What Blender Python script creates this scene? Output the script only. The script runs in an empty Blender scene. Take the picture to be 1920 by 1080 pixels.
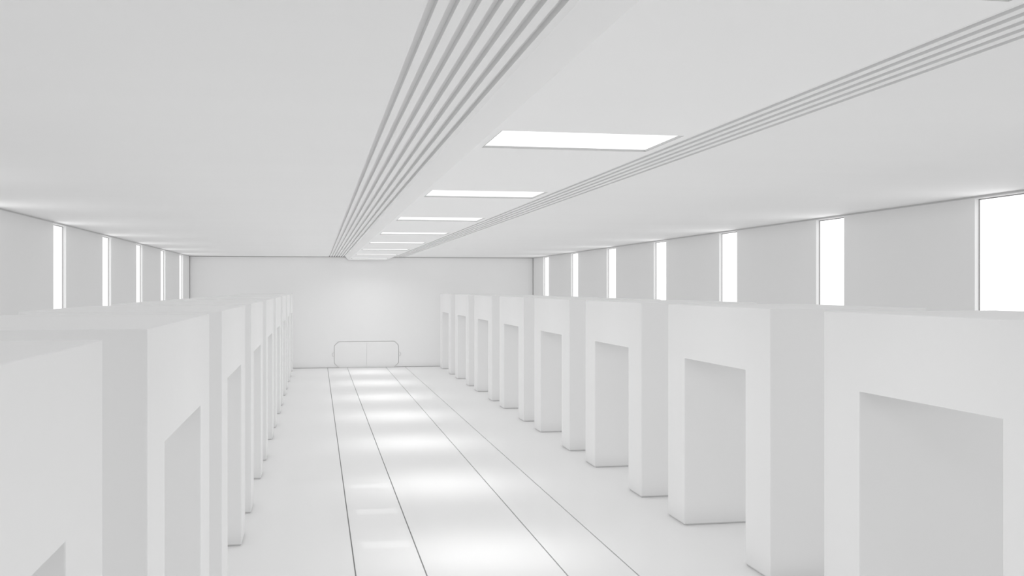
import bpy, bmesh, math

sc = bpy.context.scene
COL = sc.collection

# ------------------------------------------------------------------ sizes
S = 5.67                 # metres per unit: the camera's height above the floor
P = 8.0                  # bay length
XC = 0.6165 * S          # hall centre line, to the right of the camera
H = 1.3925 * S           # ceiling height
HW = 2.142 * S           # half width of the hall
YB = 12.98 * S           # end wall
YR = -1.0 * S            # rear wall, behind the camera
GAP = 0.0078 * S         # shadow gap where surfaces meet
BLK_X0, BLK_X1 = 0.9037 * S, 1.4907 * S       # archway block, front and back
BLK_L, BLK_LEG = 1.035 * S, 0.207 * S
BLK_H, ARCH_H = 0.9292 * S, 0.704 * S
Y_LAST = 12.7625 * S     # far face of the last block

# ------------------------------------------------------------------ materials
def nt(name):
    m = bpy.data.materials.new(name); m.use_nodes = True
    t = m.node_tree; t.nodes.clear()
    return m, t, t.nodes.new('ShaderNodeOutputMaterial')

def plaster(name, v, rough=0.7, spec=0.15, var=0.012, scale=0.35, stretch=(1, 1, 1)):
    m, t, out = nt(name)
    b = t.nodes.new('ShaderNodeBsdfPrincipled')
    b.inputs['Roughness'].default_value = rough
    b.inputs['Specular IOR Level'].default_value = spec
    tc = t.nodes.new('ShaderNodeTexCoord'); mp = t.nodes.new('ShaderNodeMapping')
    mp.inputs['Scale'].default_value = stretch
    n = t.nodes.new('ShaderNodeTexNoise'); n.inputs['Scale'].default_value = scale
    n.inputs['Detail'].default_value = 3
    r = t.nodes.new('ShaderNodeMapRange')
    r.inputs['To Min'].default_value = v - var; r.inputs['To Max'].default_value = v + var
    t.links.new(tc.outputs['Object'], mp.inputs['Vector'])
    t.links.new(mp.outputs['Vector'], n.inputs['Vector'])
    t.links.new(n.outputs['Fac'], r.inputs['Value'])
    t.links.new(r.outputs['Result'], b.inputs['Base Color'])
    t.links.new(b.outputs['BSDF'], out.inputs['Surface'])
    return m

def floor_mat():
    m, t, out = nt('polished_white_floor')
    d = t.nodes.new('ShaderNodeBsdfPrincipled')
    d.inputs['Roughness'].default_value = 0.8
    d.inputs['Specular IOR Level'].default_value = 0.0
    n = t.nodes.new('ShaderNodeTexNoise'); n.inputs['Scale'].default_value = 0.2
    tc = t.nodes.new('ShaderNodeTexCoord')
    r = t.nodes.new('ShaderNodeMapRange')
    r.inputs['To Min'].default_value = FLOOR_V - .008; r.inputs['To Max'].default_value = FLOOR_V + .008
    t.links.new(tc.outputs['Object'], n.inputs['Vector']); t.links.new(n.outputs['Fac'], r.inputs['Value'])
    t.links.new(r.outputs['Result'], d.inputs['Base Color'])
    g = t.nodes.new('ShaderNodeBsdfGlossy'); g.inputs['Roughness'].default_value = 0.0
    g.inputs['Color'].default_value = (1, 1, 1, 1)
    mx = t.nodes.new('ShaderNodeMixShader'); mx.inputs['Fac'].default_value = FLOOR_GLOSS
    t.links.new(d.outputs['BSDF'], mx.inputs[1]); t.links.new(g.outputs['BSDF'], mx.inputs[2])
    t.links.new(mx.outputs['Shader'], out.inputs['Surface'])
    return m

def lit(name, strength):
    m, t, out = nt(name)
    e = t.nodes.new('ShaderNodeEmission'); e.inputs['Strength'].default_value = strength
    e.inputs['Color'].default_value = (1, 1, 1, 1)
    t.links.new(e.outputs['Emission'], out.inputs['Surface'])
    return m

FLOOR_V, FLOOR_GLOSS = 0.79, 0.12
WIN_E, PANEL_E, AMB = 1.55, 1.3, 0.164
FLOOD_W, SPOT_W, SPOT_SPREAD = 64.0, 13.0, 43
M_WALL = plaster('white_wall_paint', 0.785, stretch=(1, 1, .3))
M_CEIL = plaster('white_ceiling_paint', 0.84, stretch=(.3, 2, 1))
M_BLK = plaster('white_block_coating', 0.83, stretch=(1, 1, .25), scale=.6)
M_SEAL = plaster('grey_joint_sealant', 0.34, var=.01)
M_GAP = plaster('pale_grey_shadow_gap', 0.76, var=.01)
M_DOOR = plaster('white_door_paint', 0.86)
M_END = plaster('white_end_wall_glow_lift', 0.86)  # lighter than the side walls, painting in the lamp glow on this wall
M_REAR = plaster('light_damping_near_wall', 0.3)  # dark tone given to an unseen wall to cut bounced light
M_HOOD = plaster('white_bulkhead_paint', 0.885)
M_FRAME = plaster('pale_grey_frame', 0.5, var=.01)
M_PANE_SHADE = plaster('mid_grey_pane_edge_shade', 0.33, var=.01)  # dark tone painted for the shade line around each pane
M_HANDLE = plaster('light_grey_handle', 0.68, var=.01)
M_FLOOR = floor_mat()
M_WIN = lit('daylit_frosted_pane', WIN_E)
M_LIGHT = lit("lit_ceiling_diffuser", PANEL_E)

# ------------------------------------------------------------------ helpers
def box(bm, x0, x1, y0, y1, z0, z1, mi=0):
    vs = [bm.verts.new(p) for p in ((x0,y0,z0),(x1,y0,z0),(x1,y1,z0),(x0,y1,z0),
                                    (x0,y0,z1),(x1,y0,z1),(x1,y1,z1),(x0,y1,z1))]
    for f in ((3,2,1,0),(4,5,6,7),(0,1,5,4),(1,2,6,5),(2,3,7,6),(3,0,4,7)):
        bm.faces.new([vs[i] for i in f]).material_index = mi

def obj(name, bm, mats, parent=None, loc=(0, 0, 0)):
    bmesh.ops.recalc_face_normals(bm, faces=bm.faces[:])
    me = bpy.data.meshes.new(name); bm.to_mesh(me); bm.free()
    for m in (mats if isinstance(mats, (list, tuple)) else [mats]): me.materials.append(m)
    o = bpy.data.objects.new(name, me); COL.objects.link(o)
    o.location = loc
    if parent: o.parent = parent
    return o

def prism(bm, pts, axis, a0, a1, mi=0):
    """closed 2D outline pushed along an axis; pts are (x,z) for axis y"""
    def v(p, a): return (p[0], a, p[1]) if axis == 'y' else (a, p[0], p[1])
    A = [bm.verts.new(v(p, a0)) for p in pts]; B = [bm.verts.new(v(p, a1)) for p in pts]
    bm.faces.new(A).material_index = mi; bm.faces.new(B[::-1]).material_index = mi
    n = len(pts)
    for i in range(n):
        bm.faces.new((A[i], A[(i+1) % n], B[(i+1) % n], B[i])).material_index = mi

def tag(o, label=None, cat=None, group=None, kind=None):
    if label: o['label'] = label
    if cat: o['category'] = cat
    if group: o['group'] = group
    if kind: o['kind'] = kind
    return o

def empty(name, loc):
    o = bpy.data.objects.new(name, None); COL.objects.link(o)
    o.location = loc; o.empty_display_size = .3
    return o

def copy_tree(root, loc):
    r = root.copy(); COL.objects.link(r); r.location = loc
    for ch in root.children:
        c = ch.copy(); COL.objects.link(c); c.parent = r
        for g in ch.children:
            d = g.copy(); COL.objects.link(d); d.parent = c
    return r

WORDS = ['first', 'second', 'third', 'fourth', 'fifth', 'sixth', 'seventh', 'eighth', 'ninth']

# ------------------------------------------------------------------ floor, with four seams
T = 0.25
LW, LD = 0.0050 * S, 0.03
lines = [-0.4835 * S, -0.2405 * S, 0.2405 * S, 0.4835 * S]
bm = bmesh.new()
xs = [-HW - T] + [v for l in lines for v in (l - LW/2, l + LW/2)] + [HW + T]
for i in range(0, len(xs) - 1, 2):
    box(bm, xs[i], xs[i+1], YR - T, YB + T, -LD, 0)
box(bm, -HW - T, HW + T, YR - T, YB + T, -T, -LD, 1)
tag(obj('floor', bm, [M_FLOOR, M_SEAL]), 'polished white floor with four thin dark seams running down the hall', 'floor', kind='structure')

# ------------------------------------------------------------------ ceiling, with two bands of seven grooves
GW, GD, GP = 0.0135 * S, 0.0115 * S, 0.02926 * S
G0 = 0.2835 * S
CX = 0.0027 * S                                # ceiling services sit a touch off centre
bm = bmesh.new()
cuts = sorted([G0 + k * GP for k in range(7)])
edges = []
for c in cuts: edges += [(c, c + GW), (CX * 2 - c - GW, CX * 2 - c)]
edges.sort()
xs = [-HW - T] + [v for e in edges for v in e] + [HW + T]
for i in range(0, len(xs) - 1, 2):
    box(bm, xs[i], xs[i+1], YR - T, YB + T, H, H + GD)
box(bm, -HW - T, HW + T, YR - T, YB + T, H + GD, H + GD + T, 0)
tag(obj('ceiling', bm, [M_CEIL]), 'flat white ceiling with two bands of parallel grooves', 'ceiling', kind='structure')

# ------------------------------------------------------------------ side walls with tall slot windows
WIN_Y0 = 5.018 * S; WIN_LEN = 0.309 * S
WTOP = H - 0.0125 * S
WBOT = 0.50 * S
REC = 0.0225 * S
RD = 0.035                                   # depth of the shadow gaps
wins = []
k = -4
while WIN_Y0 + k * P + WIN_LEN < YB - .5:
    y = WIN_Y0 + k * P
    if y > YR + .3: wins.append(y)
    k += 1

def side_wall(name, sgn, label):
    bm = bmesh.new()
    def b(x0, x1, *r, mi=0):
        a, c = sorted((sgn * x0, sgn * x1)); box(bm, a, c, *r, mi)
    y = YR
    top = H - GAP
    for wy in wins:
        b(HW, HW + T, y, wy, 0.0, top)
        b(HW, HW + T, wy, wy + WIN_LEN, 0.0, WBOT)
        b(HW, HW + T, wy, wy + WIN_LEN, WTOP, top)
        y = wy + WIN_LEN
    b(HW, HW + T, y, YB - GAP, 0.0, top)
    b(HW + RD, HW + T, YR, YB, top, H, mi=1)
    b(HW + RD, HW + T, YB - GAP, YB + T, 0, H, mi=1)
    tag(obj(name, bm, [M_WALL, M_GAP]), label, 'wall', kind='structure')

side_wall('wall_left', -1, 'long grey-white wall left of the hall with tall slot windows')
side_wall('wall_right', 1, 'long grey-white wall right of the hall with tall slot windows')

n = 0
def make_window():
    r = empty('window_1', (0, 0, 0))
    bm = bmesh.new(); fw = 0.0045 * S; x0, x1 = REC - .015, REC + .03
    box(bm, x0, x1, 0, fw, 0, WTOP - WBOT); box(bm, x0, x1, WIN_LEN - fw, WIN_LEN, 0, WTOP - WBOT)
    box(bm, x0, x1, fw, WIN_LEN - fw, 0, fw); box(bm, x0, x1, fw, WIN_LEN - fw, WTOP - WBOT - fw, WTOP - WBOT)
    obj('window_frame', bm, M_PANE_SHADE, r)  # thin grey border standing in for shade at the pane's edge
    bm = bmesh.new(); box(bm, REC, REC + .02, fw, WIN_LEN - fw, fw, WTOP - WBOT - fw)
    obj('pane', bm, M_WIN, r)
    return r
proto = make_window(); used = False
for side, sgn in (('right', 1), ('left', -1)):
    far = list(reversed(wins))
    for i, wy in enumerate(far):
        n += 1
        loc = (sgn * HW, wy if sgn > 0 else wy + WIN_LEN, WBOT)
        w = copy_tree(proto, loc) if used else proto
        used = True
        w.name = 'window_%d' % n; w.location = loc
        w.rotation_euler = (0, 0, 0 if sgn > 0 else math.pi)
        tag(w, 'tall bright slot window in the %s wall, %s from the end wall' % (side, WORDS[i] if i < 9 else 'furthest'),
            'window', 'slot windows in the %s wall' % side, 'structure')

# ------------------------------------------------------------------ end wall with the eight-sided double door
DW, DH, DC = 0.4045 * S, 0.331 * S, 0.055 * S
DG = 0.0065 * S
def door_outline(e):
    a = DW + e; t = DH + e; c = DC + e * .586; b = DC - e * .414      # same gap all round
    return [(-a + b, None), (-a, b), (-a, t - c), (-a + c, t), (a - c, t), (a, t - c), (a, b), (a - b, None)]
bm = bmesh.new()
pts = door_outline(0)
zb = GAP * .8
hole = [(x, zb if z is None else z) for x, z in pts]
out = [(-HW + GAP, zb)] + hole + [(HW - GAP, zb), (HW - GAP, H - GAP), (-HW + GAP, H - GAP)]
prism(bm, out, 'y', YB, YB + .06)
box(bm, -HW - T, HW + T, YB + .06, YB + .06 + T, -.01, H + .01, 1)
tag(obj('wall_back', bm, [M_END, M_GAP]), 'plain white end wall of the hall holding the eight-sided door', 'wall', kind='structure')
bm = bmesh.new(); box(bm, -HW - T, HW + T, YR - T, YR, 0, H)
tag(obj('wall_front', bm, [M_REAR]), 'unseen wall at the near end of the hall, darkened to cut the light', 'wall', kind='structure')

dr = empty('door_1', (0, YB, 0))
tag(dr, 'low wide eight-sided double door in the end wall', 'door', kind='structure')
o_ = door_outline(-DG)
o_ = [(x, 0.0 if z is None else z) for x, z in o_]
sg = 0.0007 * S
left = [p for p in o_ if p[0] < 0]; right = [p for p in o_ if p[0] > 0]
for half, s in ((left, -1), (right, 1)):
    bm = bmesh.new()
    poly = half + [(s * sg, half[-1][1]), (s * sg, half[0][1])] if s < 0 else [(s * sg, half[-1][1]), (s * sg, half[0][1])] + half
    # bottom of the leaf stands a little above the floor
    poly = [(x, max(z, .012)) for x, z in poly]
    prism(bm, poly, 'y', .006, .05)
    obj('door_leaf', bm, M_DOOR, dr)
for s in (-1, 1):
    bm = bmesh.new()
    n_ = 18; r0, r1 = 0.021 * S, 0.027 * S
    zc = 0.166 * S; xc = s * (DW + 0.004 * S)
    ring = []
    for i in range(n_ + 1):
        a = math.pi * i / n_ - math.pi / 2
        ca, sa = math.cos(a) * s, math.sin(a)
        ring.append(((xc + ca * r0 * .75, zc + sa * r0), (xc + ca * r1 * .85, zc + sa * r1)))
    for i in range(n_):
        q = [ring[i][0], ring[i][1], ring[i+1][1], ring[i+1][0]]
        prism(bm, q, 'y', -.03, .0)
    obj('door_handle', bm, M_HANDLE, dr)

# ------------------------------------------------------------------ archway blocks
def make_block():
    r = empty('archway_block', (0, 0, 0))
    pz = 0.0055 * S; i = .03; d = BLK_X1 - BLK_X0
    L, g = BLK_L, BLK_LEG
    bm = bmesh.new()
    prism(bm, [(0, pz), (g, pz), (g, ARCH_H), (L - g, ARCH_H), (L - g, pz), (L, pz), (L, BLK_H), (0, BLK_H)], 'x', 0, d)
    b = obj('arch', bm, M_BLK, r)
    bv = b.modifiers.new('edge', 'BEVEL'); bv.width = .012; bv.segments = 2; bv.limit_method = 'ANGLE'
    for y0, y1 in ((0, g), (L - g, L)):
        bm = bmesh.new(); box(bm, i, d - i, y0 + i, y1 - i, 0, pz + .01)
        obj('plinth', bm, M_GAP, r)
    return r
blk = make_block(); used = False
for side, sgn, cnt in (('right', 1, 8), ('left', -1, 9)):
    for i in range(cnt):
        y0 = Y_LAST - BLK_L - i * P
        loc = (BLK_X0, y0, 0) if sgn > 0 else (-BLK_X0, y0 + BLK_L, 0)
        b = copy_tree(blk, loc) if used else blk
        used = True
        b.location = loc; b.rotation_euler = (0, 0, 0 if sgn > 0 else math.pi)
        if i == cnt - 1: lb = 'white archway block nearest the camera in the %s row' % side
        elif i == 0: lb = 'white archway block in the %s row, nearest of its row to the end wall' % side
        elif i < 4: lb = 'white archway block in the %s row, %s from the end wall' % (side, WORDS[i])
        else: lb = 'white archway block in the %s row, %s from the camera' % (side, WORDS[cnt - 1 - i])
        tag(b, lb, 'archway', 'archway blocks of the %s row' % side)

# ------------------------------------------------------------------ ceiling bulkhead and its light panels
ZB = 1.351 * S
BH, TH = 0.2322 * S, 0.2667 * S
LH = 0.2142 * S; LL = 0.285 * S; LY0 = 2.243 * S
LREC = 0.0055 * S
lights = []
k = -2
while LY0 + k * P + LL < YB - .3:
    y = LY0 + k * P
    if y > YR + .3: lights.append(y)
    k += 1
bm = bmesh.new()
Y0, Y1 = YR, YB - GAP
prism(bm, [(CX - TH, H), (CX - BH, ZB), (CX - LH, ZB), (CX - LH, H)], 'y', Y0, Y1)
prism(bm, [(CX + TH, H), (CX + BH, ZB), (CX + LH, ZB), (CX + LH, H)], 'y', Y0, Y1)
y = Y0
for ly in lights:
    box(bm, CX - LH, CX + LH, y, ly, ZB, H); y = ly + LL
    box(bm, CX - LH, CX + LH, ly, ly + LL, ZB + LREC + .03, H)
box(bm, CX - LH, CX + LH, y, Y1, ZB, H)
tag(obj('ceiling_bulkhead', bm, M_HOOD), 'long shallow white bulkhead with chamfered sides carrying the light panels', 'ceiling bulkhead')

def make_light():
    r = empty('ceiling_light', (0, 0, 0))
    fr = .012
    bm = bmesh.new()
    for a in ((-LH, -LH + fr, 0, LL), (LH - fr, LH, 0, LL), (-LH + fr, LH - fr, 0, fr), (-LH + fr, LH - fr, LL - fr, LL)):
        box(bm, *a, .001, LREC + .03)
    obj('frame', bm, M_FRAME, r)
    bm = bmesh.new(); box(bm, -LH + fr, LH - fr, fr, LL - fr, LREC, LREC + .02)
    obj('diffuser', bm, M_LIGHT, r)
    for nm, watts, spread, dz in (('flood_lamp', FLOOD_W, 150, .01), ('downlight_lamp', SPOT_W, SPOT_SPREAD, .012)):
        ld = bpy.data.lights.new(nm, 'AREA'); ld.shape = 'RECTANGLE'
        ld.size = 2 * LH - .1; ld.size_y = LL - .1; ld.energy = watts; ld.spread = math.radians(spread)
        lo = bpy.data.objects.new(nm, ld); COL.objects.link(lo); lo.parent = r
        lo.location = (0, LL / 2, LREC - dz)
    return r
lp = make_light(); used = False
for i, ly in enumerate(reversed(lights)):
    l = copy_tree(lp, (CX, ly, ZB)) if used else lp
    used = True; l.location = (CX, ly, ZB)
    m = len(lights)
    vis = [v for v in lights if v > 0.5 * S]
    j = len(vis) - 1 - i
    if i == 0: lb = 'bright ceiling light panel closest to the end wall'
    elif j == 0: lb = 'ceiling light panel at the top right corner, mostly out of frame'
    elif j > 0 and j < 5: lb = 'bright rectangular ceiling light panel, %s largest in view' % ['', 'the', 'second', 'third', 'fourth'][j] if j > 1 else 'largest bright ceiling light panel fully in view'
    elif j > 0: lb = 'thin bright ceiling light panel, %s from the end wall' % WORDS[i]
    else: lb = 'added unseen ceiling light panel behind the camera'  # out of view, added to even out the hall's light
    tag(l, lb, 'ceiling light', 'light panels down the ceiling bulkhead')

# ------------------------------------------------------------------ sky, camera, view
w = bpy.data.worlds.new('ambient_fill'); sc.world = w; w.use_nodes = True
w.node_tree.nodes['Background'].inputs['Color'].default_value = (1, 1, 1, 1)
w.node_tree.nodes['Background'].inputs['Strength'].default_value = AMB

F = 1917.0
cam = bpy.data.cameras.new('camera'); co = bpy.data.objects.new('camera', cam); COL.objects.link(co)
cam.sensor_width = 36; cam.lens = 36 * F / 1920; cam.clip_end = 500
co.location = (-XC, 0, S)
co.rotation_euler = (math.radians(90), 0, -math.atan(366 / F))
sc.camera = co

sc.view_settings.view_transform = 'Standard'; sc.view_settings.look = 'None'
sc.view_settings.gamma = 1; sc.view_settings.use_curve_mapping = False
sc.view_settings.exposure = 0.0
c = sc.cycles
c.max_bounces = 6; c.diffuse_bounces = 4; c.glossy_bounces = 3
c.use_denoising = True; c.sample_clamp_indirect = 10
c.use_fast_gi = True; c.fast_gi_method = 'ADD'  # sourceless ambient fill, added for the flat overall brightness
w.light_settings.ao_factor = AMB; w.light_settings.distance = 0.5
